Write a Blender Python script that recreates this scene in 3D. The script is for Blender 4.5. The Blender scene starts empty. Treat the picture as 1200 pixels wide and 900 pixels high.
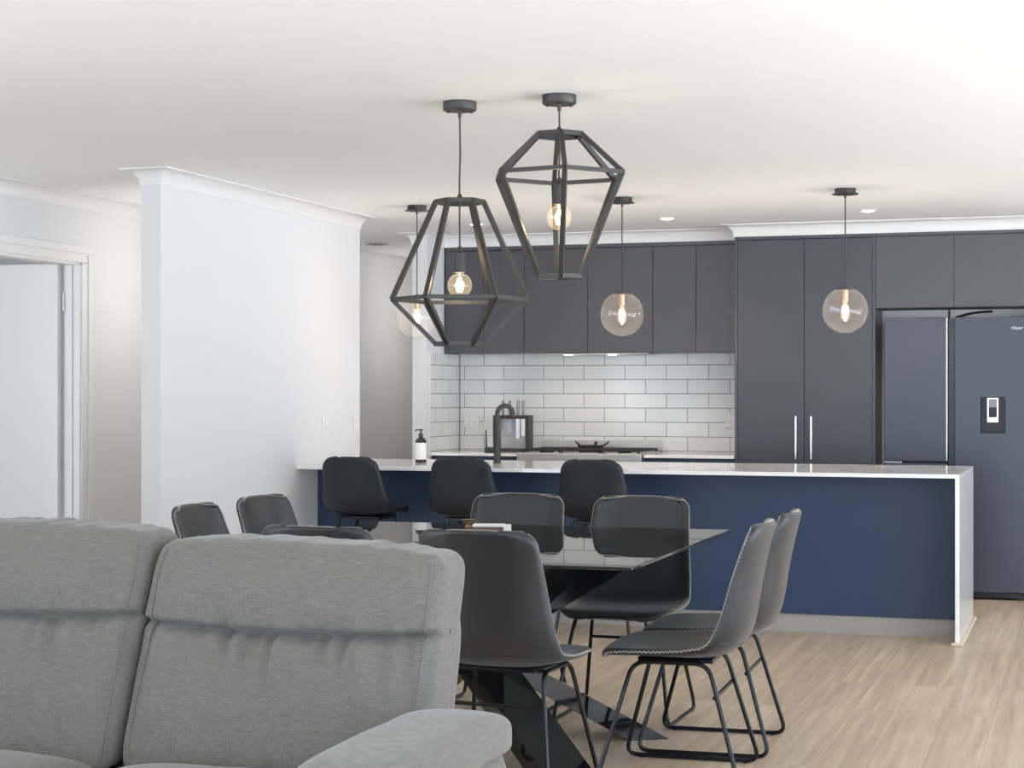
import bpy, bmesh, math, random
from mathutils import Vector, Matrix, noise

random.seed(7)
S = bpy.context.scene
COL = S.collection
PI = math.pi
CEIL = 2.455

# ------------------------------------------------------------------ materials
def nodes_of(name):
    m = bpy.data.materials.new(name)
    m.use_nodes = True
    nt = m.node_tree
    b = nt.nodes['Principled BSDF']
    return m, nt, b

def N(nt, kind, **kw):
    n = nt.nodes.new(kind)
    for k, v in kw.items():
        if k in n.inputs:
            n.inputs[k].default_value = v
        else:
            setattr(n, k, v)
    return n

def srgb(r, g, b):
    def f(c):
        c /= 255.0
        return c / 12.92 if c <= .04045 else ((c + .055) / 1.055) ** 2.4
    return (f(r), f(g), f(b), 1.0)

def mat(name, col, rough=.5, metal=0.0, spec=.5, mottle=0.0, scale=8.0, bump=0.0, bscale=200.0, coat=0.0, sheen=0.0,
        stretch=(1, 1, 1), rvar=0.0):
    """principled surface with a noise-driven tint, roughness variation and bump"""
    m, nt, b = nodes_of(name)
    b.inputs['Base Color'].default_value = col
    b.inputs['Roughness'].default_value = rough
    b.inputs['Metallic'].default_value = metal
    b.inputs['Specular IOR Level'].default_value = spec
    b.inputs['Coat Weight'].default_value = coat
    b.inputs['Sheen Weight'].default_value = sheen
    tc = N(nt, 'ShaderNodeTexCoord')
    mp = N(nt, 'ShaderNodeMapping'); mp.inputs['Scale'].default_value = stretch
    nt.links.new(tc.outputs['Object'], mp.inputs['Vector'])
    nz = N(nt, 'ShaderNodeTexNoise', Scale=scale, Detail=6.0, Roughness=.6)
    nt.links.new(mp.outputs['Vector'], nz.inputs['Vector'])
    if mottle:
        mx = N(nt, 'ShaderNodeMix', data_type='RGBA')
        d = 1 - mottle; l = 1 + mottle
        mx.inputs['A'].default_value = (col[0] * d, col[1] * d, col[2] * d, 1)
        mx.inputs['B'].default_value = (min(1, col[0] * l), min(1, col[1] * l), min(1, col[2] * l), 1)
        cr = N(nt, 'ShaderNodeMapRange'); cr.inputs['From Min'].default_value = .3; cr.inputs['From Max'].default_value = .7
        nt.links.new(nz.outputs['Fac'], cr.inputs['Value'])
        nt.links.new(cr.outputs['Result'], mx.inputs['Factor'])
        nt.links.new(mx.outputs['Result'], b.inputs['Base Color'])
    if rvar:
        mr = N(nt, 'ShaderNodeMapRange'); mr.inputs['To Min'].default_value = max(0, rough - rvar); mr.inputs['To Max'].default_value = rough + rvar
        nt.links.new(nz.outputs['Fac'], mr.inputs['Value'])
        nt.links.new(mr.outputs['Result'], b.inputs['Roughness'])
    if bump:
        n2 = N(nt, 'ShaderNodeTexNoise', Scale=bscale, Detail=3.0)
        nt.links.new(mp.outputs['Vector'], n2.inputs['Vector'])
        bp = N(nt, 'ShaderNodeBump', Strength=bump, Distance=.002)
        nt.links.new(n2.outputs['Fac'], bp.inputs['Height'])
        nt.links.new(bp.outputs['Normal'], b.inputs['Normal'])
    return m

def emit(name, col, strength):
    m = bpy.data.materials.new(name); m.use_nodes = True
    nt = m.node_tree; nt.nodes.clear()
    e = N(nt, 'ShaderNodeEmission', Strength=strength); e.inputs['Color'].default_value = col
    o = N(nt, 'ShaderNodeOutputMaterial'); nt.links.new(e.outputs[0], o.inputs[0])
    return m

def two_sided_fresnel(nt, ior):
    fr = N(nt, 'ShaderNodeFresnel', IOR=ior)
    ge = N(nt, 'ShaderNodeNewGeometry')
    mr = N(nt, 'ShaderNodeMapRange'); mr.inputs['To Min'].default_value = ior; mr.inputs['To Max'].default_value = 1 / ior
    nt.links.new(ge.outputs['Backfacing'], mr.inputs['Value']); nt.links.new(mr.outputs['Result'], fr.inputs['IOR'])
    return fr

def thin_glass(name, tint=(1, 1, 1, 1), haze=0.0, haze_col=(1, 1, 1, 1), ior=1.5, glow=0.0, glow_col=(1, .8, .5, 1)):
    """thin clear glass: fresnel mix of see-through and mirror, with an optional pale haze mixed in"""
    m = bpy.data.materials.new(name); m.use_nodes = True
    nt = m.node_tree; nt.nodes.clear()
    t = N(nt, 'ShaderNodeBsdfTransparent'); t.inputs[0].default_value = tint
    g = N(nt, 'ShaderNodeBsdfGlossy', Roughness=.02)
    fr = two_sided_fresnel(nt, ior)
    mx = N(nt, 'ShaderNodeMixShader')
    nt.links.new(fr.outputs[0], mx.inputs[0]); nt.links.new(t.outputs[0], mx.inputs[1]); nt.links.new(g.outputs[0], mx.inputs[2])
    out = mx
    if haze:
        tr = N(nt, 'ShaderNodeBsdfTranslucent'); tr.inputs[0].default_value = haze_col
        df = N(nt, 'ShaderNodeBsdfDiffuse'); df.inputs[0].default_value = haze_col
        ad = N(nt, 'ShaderNodeMixShader'); ad.inputs[0].default_value = .5
        nt.links.new(tr.outputs[0], ad.inputs[1]); nt.links.new(df.outputs[0], ad.inputs[2])
        m2 = N(nt, 'ShaderNodeMixShader'); m2.inputs[0].default_value = haze
        nt.links.new(out.outputs[0], m2.inputs[1]); nt.links.new(ad.outputs[0], m2.inputs[2]); out = m2
    if glow:
        e = N(nt, 'ShaderNodeEmission', Strength=glow); e.inputs['Color'].default_value = glow_col
        a = N(nt, 'ShaderNodeAddShader')
        nt.links.new(out.outputs[0], a.inputs[0]); nt.links.new(e.outputs[0], a.inputs[1]); out = a
    o = N(nt, 'ShaderNodeOutputMaterial'); nt.links.new(out.outputs[0], o.inputs[0])
    return m

def tile_mat():
    m, nt, b = nodes_of('white_subway_tile')
    tc = N(nt, 'ShaderNodeTexCoord')
    br = N(nt, 'ShaderNodeTexBrick')
    br.offset = .5; br.offset_frequency = 2
    br.inputs['Color1'].default_value = srgb(226, 226, 223)
    br.inputs['Color2'].default_value = srgb(221, 221, 219)
    br.inputs['Mortar'].default_value = srgb(62, 62, 62)
    br.inputs['Scale'].default_value = 1.0
    br.inputs['Mortar Size'].default_value = .0018
    br.inputs['Mortar Smooth'].default_value = .1
    br.inputs['Brick Width'].default_value = .306
    br.inputs['Row Height'].default_value = .1022
    nt.links.new(tc.outputs['UV'], br.inputs['Vector'])
    nt.links.new(br.outputs['Color'], b.inputs['Base Color'])
    mr = N(nt, 'ShaderNodeMapRange'); mr.inputs['To Min'].default_value = .12; mr.inputs['To Max'].default_value = .8
    nt.links.new(br.outputs['Fac'], mr.inputs['Value']); nt.links.new(mr.outputs['Result'], b.inputs['Roughness'])
    bp = N(nt, 'ShaderNodeBump', Strength=.6, Distance=.002); bp.invert = True
    nt.links.new(br.outputs['Fac'], bp.inputs['Height']); nt.links.new(bp.outputs['Normal'], b.inputs['Normal'])
    return m

def floor_mat():
    m, nt, b = nodes_of('oak_floorboards')
    tc = N(nt, 'ShaderNodeTexCoord')
    mp = N(nt, 'ShaderNodeMapping'); mp.inputs['Rotation'].default_value = (0, 0, PI / 2)
    nt.links.new(tc.outputs['Object'], mp.inputs['Vector'])
    br = N(nt, 'ShaderNodeTexBrick'); br.offset = .37; br.offset_frequency = 2
    br.inputs['Color1'].default_value = (0, 0, 0, 1); br.inputs['Color2'].default_value = (1, 1, 1, 1)
    br.inputs['Mortar'].default_value = (.5, .5, .5, 1)
    br.inputs['Scale'].default_value = 1.0; br.inputs['Mortar Size'].default_value = .001
    br.inputs['Brick Width'].default_value = 1.9; br.inputs['Row Height'].default_value = .19
    nt.links.new(mp.outputs['Vector'], br.inputs['Vector'])
    # grain: noise stretched along the boards, shifted from board to board
    sc = N(nt, 'ShaderNodeVectorMath', operation='MULTIPLY'); sc.inputs[1].default_value = (16, .55, 1)
    nt.links.new(tc.outputs['Object'], sc.inputs[0])
    of = N(nt, 'ShaderNodeVectorMath', operation='MULTIPLY_ADD'); of.inputs[1].default_value = (9, 17, 5)
    nt.links.new(br.outputs['Color'], of.inputs[0]); nt.links.new(sc.outputs[0], of.inputs[2])
    nz = N(nt, 'ShaderNodeTexNoise', Scale=1.6, Detail=8.0, Roughness=.6, Distortion=.15)
    nt.links.new(of.outputs[0], nz.inputs['Vector'])
    bl = N(nt, 'ShaderNodeTexNoise', Scale=3.0, Detail=3.0)
    nt.links.new(tc.outputs['Object'], bl.inputs['Vector'])
    cr = N(nt, 'ShaderNodeValToRGB')
    e = cr.color_ramp.elements
    e[0].position = .32; e[0].color = srgb(176, 154, 128)
    e[1].position = .68; e[1].color = srgb(214, 195, 170)
    nt.links.new(nz.outputs['Fac'], cr.inputs['Fac'])
    hs = N(nt, 'ShaderNodeHueSaturation')
    ma = N(nt, 'ShaderNodeMath', operation='MULTIPLY_ADD'); ma.inputs[1].default_value = .10; ma.inputs[2].default_value = .86
    sep = N(nt, 'ShaderNodeSeparateColor'); nt.links.new(br.outputs['Color'], sep.inputs[0])
    nt.links.new(sep.outputs[0], ma.inputs[0])
    m3 = N(nt, 'ShaderNodeMath', operation='MULTIPLY_ADD'); m3.inputs[1].default_value = .25
    nt.links.new(bl.outputs['Fac'], m3.inputs[0]); nt.links.new(ma.outputs[0], m3.inputs[2])
    nt.links.new(m3.outputs[0], hs.inputs['Value'])
    nt.links.new(cr.outputs['Color'], hs.inputs['Color'])
    mx = N(nt, 'ShaderNodeMix', data_type='RGBA'); mx.inputs['B'].default_value = srgb(146, 128, 108)
    nt.links.new(br.outputs['Fac'], mx.inputs['Factor']); nt.links.new(hs.outputs['Color'], mx.inputs['A'])
    nt.links.new(mx.outputs['Result'], b.inputs['Base Color'])
    b.inputs['Roughness'].default_value = .34
    b.inputs['Specular IOR Level'].default_value = .4
    bp = N(nt, 'ShaderNodeBump', Strength=.25, Distance=.001); bp.invert = True
    nt.links.new(br.outputs['Fac'], bp.inputs['Height']); nt.links.new(bp.outputs['Normal'], b.inputs['Normal'])
    return m

def fabric_mat():
    m, nt, b = nodes_of('grey_woven_fabric')
    tc = N(nt, 'ShaderNodeTexCoord')
    a = N(nt, 'ShaderNodeTexNoise', Scale=1.0, Detail=4.0)
    va = N(nt, 'ShaderNodeVectorMath', operation='MULTIPLY'); va.inputs[1].default_value = (40, 40, 520)
    nt.links.new(tc.outputs['Object'], va.inputs[0]); nt.links.new(va.outputs[0], a.inputs['Vector'])
    c = N(nt, 'ShaderNodeTexNoise', Scale=1.0, Detail=4.0)
    vc = N(nt, 'ShaderNodeVectorMath', operation='MULTIPLY'); vc.inputs[1].default_value = (520, 520, 36)
    nt.links.new(tc.outputs['Object'], vc.inputs[0]); nt.links.new(vc.outputs[0], c.inputs['Vector'])
    ad = N(nt, 'ShaderNodeMath', operation='ADD'); nt.links.new(a.outputs['Fac'], ad.inputs[0]); nt.links.new(c.outputs['Fac'], ad.inputs[1])
    mr = N(nt, 'ShaderNodeMapRange'); mr.inputs['From Min'].default_value = .7; mr.inputs['From Max'].default_value = 1.3
    nt.links.new(ad.outputs[0], mr.inputs['Value'])
    mx = N(nt, 'ShaderNodeMix', data_type='RGBA'); mx.inputs['A'].default_value = srgb(93, 92, 89); mx.inputs['B'].default_value = srgb(121, 119, 115)
    nt.links.new(mr.outputs['Result'], mx.inputs['Factor']); nt.links.new(mx.outputs['Result'], b.inputs['Base Color'])
    b.inputs['Roughness'].default_value = .9; b.inputs['Sheen Weight'].default_value = .25; b.inputs['Sheen Roughness'].default_value = .4
    b.inputs['Specular IOR Level'].default_value = .15
    bp = N(nt, 'ShaderNodeBump', Strength=.25, Distance=.002)
    nt.links.new(ad.outputs[0], bp.inputs['Height']); nt.links.new(bp.outputs['Normal'], b.inputs['Normal'])
    return m

def stone_mat():
    m, nt, b = nodes_of('white_engineered_stone')
    tc = N(nt, 'ShaderNodeTexCoord')
    nz = N(nt, 'ShaderNodeTexNoise', Scale=2.2, Detail=8.0, Distortion=1.4)
    nt.links.new(tc.outputs['Object'], nz.inputs['Vector'])
    cr = N(nt, 'ShaderNodeValToRGB'); e = cr.color_ramp.elements
    e[0].position = .47; e[0].color = srgb(247, 247, 246); e[1].position = .5; e[1].color = srgb(239, 239, 239)
    x = cr.color_ramp.elements.new(.53); x.color = srgb(247, 247, 246)
    nt.links.new(nz.outputs['Fac'], cr.inputs['Fac']); nt.links.new(cr.outputs['Color'], b.inputs['Base Color'])
    b.inputs['Roughness'].default_value = .08
    return m

def table_glass_mat():
    m, nt, b = nodes_of('smoked_table_glass')
    nt.nodes.remove(b)
    o = [n for n in nt.nodes if n.type == 'OUTPUT_MATERIAL'][0]
    t = N(nt, 'ShaderNodeBsdfTransparent'); t.inputs[0].default_value = (.50, .53, .53, 1)
    g = N(nt, 'ShaderNodeBsdfGlossy', Roughness=.004)
    fr = two_sided_fresnel(nt, 1.75)
    mx = N(nt, 'ShaderNodeMixShader')
    nt.links.new(fr.outputs[0], mx.inputs[0]); nt.links.new(t.outputs[0], mx.inputs[1]); nt.links.new(g.outputs[0], mx.inputs[2])
    nt.links.new(mx.outputs[0], o.inputs[0])
    return m

M = {}
M['wall'] = mat('white_wall_paint', srgb(224, 225, 227), .75, spec=.25, mottle=.006, scale=3, bump=.05, bscale=350)
M['ceiling'] = mat('white_ceiling_paint', srgb(246, 247, 247), .9, spec=.1, mottle=.004, scale=2)
M['trim'] = mat('white_gloss_trim', srgb(231, 231, 231), .4, spec=.4, mottle=.004)
M['floor'] = floor_mat()
M['tile'] = tile_mat()
M['navy'] = mat('dark_blue_cabinet_paint', srgb(50, 69, 96), .42, spec=.4, mottle=.06, scale=3, rvar=.05)
M['charcoal'] = mat('cabinet_paint_warm_lit', srgb(62, 62, 69), .4, spec=.9, mottle=.06, scale=3, rvar=.05)  # island's dark blue paint with the warm kitchen light mixed into its colour
M['warm_lit_tall'] = mat('cupboard_paint_warm_lit', srgb(49, 50, 63), .4, spec=.85, mottle=.06, scale=3, rvar=.05)  # same paint again for the pantry, greyed in colour by that warm light
M['navy_edge'] = mat('dark_blue_cabinet_edge', srgb(66, 67, 76), .3, spec=.6, mottle=.04)
M['stone'] = stone_mat()
M['steel'] = mat('brushed_stainless_steel', (.62, .61, .59, 1), .4, metal=1, mottle=.05, scale=60, stretch=(1, 30, 30), rvar=.06)
M['chrome'] = mat('bright_handle_metal', (.8, .8, .8, 1), .2, metal=1, mottle=.02)
M['kick'] = mat('grey_kickboard', srgb(168, 164, 160), .5, mottle=.04)
M['black'] = mat('matt_black_metal', srgb(50, 47, 44), .42, spec=.5, mottle=.1, scale=20)
M['frame'] = mat('black_satin_steel', srgb(34, 36, 40), .25, metal=.6, spec=.6, mottle=.1)
M['leather'] = mat('dark_grey_nubuck_leather', srgb(28, 31, 35), .36, spec=.55, mottle=.14, scale=7, bump=.08, bscale=220, sheen=.16, rvar=.03)
M['stool'] = mat('charcoal_smooth_leather', srgb(30, 34, 41), .42, spec=.42, mottle=.05, scale=6, bump=.1, bscale=260)
M['stitch'] = mat('pale_stitch_thread', srgb(190, 186, 178), .8, mottle=.1)
M['gloss_black'] = mat('gloss_black_lacquer', srgb(20, 20, 22), .06, spec=.6, mottle=.05, coat=.5)
M['table_glass'] = table_glass_mat()
M['fridge'] = mat('dark_blue_grey_fridge_steel', srgb(71, 77, 88), .34, metal=.35, spec=.5, mottle=.03, scale=4, stretch=(1, 1, 8))
M['recess'] = mat('fridge_recess_plastic', srgb(48, 53, 62), .35, mottle=.05)
M['fridge_dark'] = mat('dark_fridge_recess', srgb(24, 26, 30), .35, mottle=.05)
M['plastic_white'] = mat('white_plastic', srgb(232, 232, 230), .35, mottle=.01)
M['dark'] = mat('dark_gap', srgb(20, 21, 24), .6, mottle=.05)
M['fabric'] = fabric_mat()
M['globe'] = thin_glass('clear_globe_glass', haze=.022, haze_col=(1, .96, .93, 1))  # pale haze imitates the bright room reflected in the globes
M['bulb'] = thin_glass('bulb_glass', glow=.16, glow_col=(1, .72, .38, 1))
M['filament'] = emit('glowing_filament', (1, .72, .36, 1), 30)
M['downlight'] = emit('downlight_diffuser', (1, .96, .9, 1), 6)
M['knife'] = mat('dull_knife_handle_steel', (.3, .3, .3, 1), .4, metal=1, mottle=.2, scale=60)
M['brass'] = mat('aged_brass_socket', (.45, .30, .2, 1), .3, metal=.8, mottle=.1)
M['amber'] = mat('dark_amber_bottle', srgb(40, 33, 28), .12, spec=.6, mottle=.1)
M['label'] = mat('white_bottle_label', srgb(236, 236, 234), .5, mottle=.01)
M['cast_iron'] = mat('black_cast_iron', srgb(26, 26, 27), .55, mottle=.2, scale=40)
M['acrylic'] = thin_glass('clear_acrylic', tint=(.92, .93, .94, 1), haze=.25, haze_col=(.85, .86, .88, 1))
M['card'] = mat('brown_box_side', srgb(98, 82, 74), .6, mottle=.15, scale=30)
M['paper'] = mat('white_card', srgb(230, 229, 226), .6, mottle=.02)
M['beading'] = mat('pale_timber_beading', srgb(214, 196, 176), .45, mottle=.05)

# ------------------------------------------------------------------ mesh helpers
class MB:
    def __init__(self):
        self.bm = bmesh.new()
    def box(self, x0, x1, y0, y1, z0, z1, bev=0.0, mat_=None, seg=2):
        c = ((x0 + x1) / 2, (y0 + y1) / 2, (z0 + z1) / 2)
        d = (abs(x1 - x0), abs(y1 - y0), abs(z1 - z0))
        r = bmesh.ops.create_cube(self.bm, size=1.0)
        vs = r['verts']
        for v in vs:
            v.co = Vector((v.co.x * d[0], v.co.y * d[1], v.co.z * d[2]))
        if bev:
            es = list({e for v in vs for e in v.link_edges})
            rb = bmesh.ops.bevel(self.bm, geom=es, offset=min(bev, min(d) * .45), segments=seg, affect='EDGES', profile=.5)
            vs = list({v for f in rb['faces'] for v in f.verts} | {v for v in vs if v.is_valid})
        mt = Matrix.Translation(c) if mat_ is None else mat_ @ Matrix.Translation(c)
        for v in vs:
            v.co = mt @ v.co
        return self
    def ring(self, pts):
        return [self.bm.verts.new(p) for p in pts]
    def skin(self, rings, closed=True, cap=True, loop=False):
        n = len(rings[0])
        R = rings + ([rings[0]] if loop else [])
        for a, b in zip(R[:-1], R[1:]):
            for i in range(n if closed else n - 1):
                j = (i + 1) % n
                try:
                    self.bm.faces.new((a[i], a[j], b[j], b[i]))
                except ValueError:
                    pass
        if cap and not loop:
            if len(rings[0]) > 2:
                self.bm.faces.new(list(reversed(rings[0]))); self.bm.faces.new(rings[-1])
        return self
    def tube(self, pts, r, n=10, loop=False, square=False, cap=True):
        P = [Vector(p) for p in pts]
        if square: n = 4
        rr = r if isinstance(r, (list, tuple)) else [r] * len(P)
        m = len(P); rings = []
        t0 = (P[1] - P[0]).normalized()
        up = Vector((0, 0, 1)) if abs(t0.z) < .9 else Vector((1, 0, 0))
        nrm = (up - t0 * up.dot(t0)).normalized()
        for i in range(m):
            if loop:
                t = (P[(i + 1) % m] - P[i - 1]).normalized()
            else:
                t = (P[min(i + 1, m - 1)] - P[max(i - 1, 0)]).normalized()
            nrm = (nrm - t * nrm.dot(t)).normalized()
            bn = t.cross(nrm)
            off = PI / 4 if square else 0
            k = rr[i] * (math.sqrt(2) if square else 1)
            rings.append(self.ring([P[i] + nrm * math.cos(off + 2 * PI * a / n) * k + bn * math.sin(off + 2 * PI * a / n) * k for a in range(n)]))
        return self.skin(rings, loop=loop, cap=cap)
    def lathe(self, prof, c=(0, 0, 0), n=32, mat_=None):
        """prof: (radius, z) from bottom to top"""
        c = Vector(c); rings = []
        for r, z in prof:
            if r < 1e-5:
                p = c + Vector((0, 0, z)); v = self.bm.verts.new(mat_ @ p if mat_ else p); rings.append([v])
            else:
                ps = [c + Vector((r * math.cos(2 * PI * a / n), r * math.sin(2 * PI * a / n), z)) for a in range(n)]
                rings.append(self.ring([mat_ @ p if mat_ else p for p in ps]))
        for a, b in zip(rings[:-1], rings[1:]):
            for i in range(n):
                j = (i + 1) % n
                if len(a) == 1 and len(b) == 1: continue
                if len(a) == 1: self.bm.faces.new((a[0], b[j], b[i]))
                elif len(b) == 1: self.bm.faces.new((a[i], a[j], b[0]))
                else: self.bm.faces.new((a[i], a[j], b[j], b[i]))
        if len(rings[0]) > 1: self.bm.faces.new(list(reversed(rings[0])))
        if len(rings[-1]) > 1: self.bm.faces.new(rings[-1])
        return self
    def build(self, name, m, parent=None, smooth=False, angle=35, loc=None):
        bmesh.ops.recalc_face_normals(self.bm, faces=self.bm.faces[:])
        me = bpy.data.meshes.new(name)
        self.bm.to_mesh(me); self.bm.free()
        if smooth:
            for p in me.polygons: p.use_smooth = True
            me.set_sharp_from_angle(angle=math.radians(angle))
        if m is not None:
            me.materials.append(m)
        o = bpy.data.objects.new(name, me)
        COL.objects.link(o)
        if parent is not None: o.parent = parent
        if loc is not None: o.location = loc
        return o

def thing(name, label, cat, loc=(0, 0, 0), rz=0.0, group=None):
    o = bpy.data.objects.new(name, None); COL.objects.link(o)
    o.empty_display_size = .1
    o.location = loc; o.rotation_euler = (0, 0, rz)
    return tag(o, label, cat, group)

def tag(o, label, cat, group=None):
    o['label'] = label; o['category'] = cat
    if group: o['group'] = group
    return o

def struct(o, label=None):
    o['kind'] = 'structure'
    if label: o['label'] = label
    return o

def kids(o):
    return [x for x in COL.objects if x.parent == o]

def dup(root, loc, rz, label):
    r = root.copy(); COL.objects.link(r)
    r.location = loc; r.rotation_euler = (0, 0, rz); r['label'] = label
    for ch in kids(root):
        c = ch.copy(); COL.objects.link(c); c.parent = r
        for g in kids(ch):
            d = g.copy(); COL.objects.link(d); d.parent = c
    return r

def smooth_path(pts, rad, seg=6, closed=False):
    """polyline with its corners rounded"""
    P = [Vector(p) for p in pts]; n = len(P); out = []
    for i in range(n):
        if not closed and i in (0, n - 1):
            out.append(P[i]); continue
        a, b, c = P[i - 1], P[i], P[(i + 1) % n]
        u = (a - b); v = (c - b)
        k = min(rad, u.length * .45, v.length * .45)
        p0 = b + u.normalized() * k; p1 = b + v.normalized() * k
        for s in range(seg + 1):
            t = s / seg
            out.append(p0 * (1 - t) ** 2 + b * 2 * t * (1 - t) + p1 * t * t)
    return out

# ------------------------------------------------------------------ room shell
XW = -4.45          # plane of the left wall, the nib and the tiled return
XH = -5.48          # far wall of the hallway
def sbox(name, x0, x1, y0, y1, z0, z1, m, label=None):
    return struct(MB().box(x0, x1, y0, y1, z0, z1).build(name, m), label)

sbox('floor', -9.2, 4.2, -4.2, 16.2, -.05, 0, M['floor'])
sbox('ceiling', -9.2, 4.2, -4.2, 16.2, CEIL, CEIL + .08, M['ceiling'])
sbox('wall_left', XW - .11, XW, 8.03, 10.61, 0, CEIL, M['wall'])
sbox('wall_nib', XW - .11, XW, 11.83, 16, 0, CEIL, M['wall'])
sbox('wall_back', XW, 4.0, 12.5, 12.62, 0, CEIL, M['wall'])
sbox('wall_hall_end', XH, XW - .11, 16, 16.12, 0, CEIL, M['wall'])
# hallway wall with a door opening and an added window opening for light
DY0, DY1, DZ = 8.13, 8.97, 2.075
w = MB(); w.box(XH - .1, XH, DY1, 16.1, 0, CEIL); w.box(XH - .1, XH, 4.2, DY0, 0, CEIL); w.box(XH - .1, XH, -4, -2.2, 0, CEIL); w.box(XH - .1, XH, -2.2, 4.2, 2.2, CEIL); w.box(XH - .1, XH, -2.2, 4.2, 0, .3); w.box(XH - .1, XH, DY0, DY1, DZ, CEIL)
struct(w.build('wall_hall', M['wall']))
# room seen through the door
w = MB(); w.box(-9.1, -9.0, 5.0, 12.0, 0, CEIL); w.box(-9.0, XH - .1, 11.0, 11.1, 0, CEIL)
w.box(-9.0, -8.6, 5.0, 5.1, 0, CEIL); w.box(-6.1, XH - .1, 5.0, 5.1, 0, CEIL); w.box(-8.6, -6.1, 5.0, 5.1, 2.2, CEIL); w.box(-8.6, -6.1, 5.0, 5.1, 0, .3)
struct(w.build('wall_bedroom', M['wall']))
# glazed right side and rear of the living room
w = MB(); w.box(4.0, 4.1, -4, 16, 2.3, CEIL); w.box(4.0, 4.1, 10.2, 16, 0, 2.3); w.box(4.0, 4.1, -4, -3, 0, 2.3)
struct(w.build('wall_right', M['wall']))
w = MB(); w.box(XH, 4.0, -4.1, -4.0, 2.2, CEIL); w.box(XH, -3.6, -4.1, -4.0, 0, 2.2); w.box(2.0, 4.0, -4.1, -4.0, 0, 2.2)
struct(w.build('wall_rear', M['wall']))
def glazing(name, a, b, axis, const, z1, n):
    f = MB(); t = .03
    L = b - a
    def bx(u0, u1, z0, zz):
        if axis == 'y': f.box(const + .02, const + .08, u0, u1, z0, zz, .004)
        else: f.box(u0, u1, const + .02, const + .08, z0, zz, .004)
    bx(a, b, 0.0, .05); bx(a, b, z1 - .05, z1)
    for i in range(n + 1):
        u = a + L * i / n
        u0 = min(max(u - t, a), b - 2 * t); bx(u0, u0 + 2 * t, .05, z1 - .05)
    return struct(f.build(name, M['trim']))
glazing('window_1', -3, 10.2, 'y', 4.0, 2.3, 5)
f3 = MB()  # unseen left window, added to brighten that side of the ceiling
for q in (.325, 2.175): f3.box(XH - .08, XH - .02, -2.2, 4.2, q - .025, q + .025, .004)
for q in (-2.17, -.06, 2.06, 4.17): f3.box(XH - .08, XH - .02, q - .03, q + .03, .35, 2.15, .004)
struct(f3.build('added_window_left', M['trim']))
glazing('window_2', -3.6, 2.0, 'x', -4.1, 2.2, 3)

# cornices: a cove swept along the wall lines with mitred corners
def cornice(name, path, side, closed=False, drop=.08, proj=.08):
    P = [Vector((x, y)) for x, y in path]; n = len(P)
    prof = [(0, -drop), (.006, -drop)]
    for k in range(9):
        a = k / 8 * PI / 2
        prof.append((.006 + (proj - .012) * (1 - math.cos(a)), -drop + .006 + (drop - .012) * math.sin(a)))
    prof += [(proj, -.006), (proj, 0), (0, 0)]
    mb = MB(); rings = []
    for i in range(n):
        def nrm(a, b):
            d = (b - a).normalized(); return Vector((-d.y, d.x)) * side
        if closed:
            n0, n1 = nrm(P[i - 1], P[i]), nrm(P[i], P[(i + 1) % n])
        else:
            n0 = nrm(P[i - 1], P[i]) if i > 0 else nrm(P[0], P[1])
            n1 = nrm(P[i], P[i + 1]) if i < n - 1 else n0
        mv = (n0 + n1) / (1 + n0.dot(n1))
        rings.append(mb.ring([Vector((P[i].x + mv.x * d, P[i].y + mv.y * d, CEIL + z)) for d, z in prof]))
    mb.skin(rings, loop=closed)
    return struct(mb.build(name, M['trim'], smooth=True, angle=30))
UY = 12.17    # front of the overhead cabinets
TY = 11.92    # front of the tall cabinets
TX = -2.277   # left side of the tall cabinets
cornice('trim_1', [(XW - .11, 8.03), (XW, 8.03), (XW, 10.61), (XW - .11, 10.61)], -1, True)
cornice('trim_2', [(XW - .11, 16), (XW - .11, 11.83), (XW, 11.83), (XW, UY), (TX, UY), (TX, TY), (4.0, TY)], -1)
cornice('trim_3', [(XH, -4), (XH, 16)], -1)
# bulkheads over the cabinets
sbox('wall_bulkhead', XW, TX, UY, 12.5, 2.378, CEIL, M['wall'])
sbox('wall_bulkhead', TX, 4.0, TY, 12.5, 2.384, CEIL, M['wall'])
# skirting along the left walls
w = MB(); w.box(XW, XW + .014, 8.03, 9.93, 0, .09, .004)
struct(w.build('baseboard_left', M['trim']))
w = MB(); w.box(XH, XH + .014, 9.09, 16, 0, .09, .004); w.box(XH, XH + .014, -4, 8.0, 0, .09, .004)
struct(w.build('baseboard_hall', M['trim']))
struct(MB().box(XW + .008, XW + .012, 12.488, 12.492, .906, 1.609).build('trim_6', M['recess']))
# tiled splashback, UV in metres
def tiled(name, quad, uvs, thick):
    bm = bmesh.new()
    vs = [bm.verts.new(p) for p in quad]; f = bm.faces.new(vs)
    uv = bm.loops.layers.uv.new('UVMap')
    for l, c in zip(f.loops, uvs): l[uv].uv = c
    bk = [bm.verts.new(Vector(p) + Vector(thick)) for p in quad]
    for i in range(4):
        j = (i + 1) % 4; g = bm.faces.new((vs[j], vs[i], bk[i], bk[j]))
        for l in g.loops: l[uv].uv = (.1, .05)
    bm.normal_update()
    me = bpy.data.meshes.new(name); bm.to_mesh(me); bm.free(); me.materials.append(M['tile'])
    o = bpy.data.objects.new(name, me); COL.objects.link(o)
    return struct(o)
Z0 = .913
def bu(x, z): return (x + 2.421 + .153 + 30.6, z - Z0 + .1022 * 10)
TYB = 12.492
tiled('wall_splashback', [(XW + .008, TYB, .885), (TX, TYB, .885), (TX, TYB, 1.609), (XW + .008, TYB, 1.609)],
      [bu(XW, .885), bu(TX, .885), bu(TX, 1.609), bu(XW, 1.609)], (0, .0078, 0))
def su(y, z): return (y - 12.5 + .06 + 30.6, z - Z0 + .1022 * 10)
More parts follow.
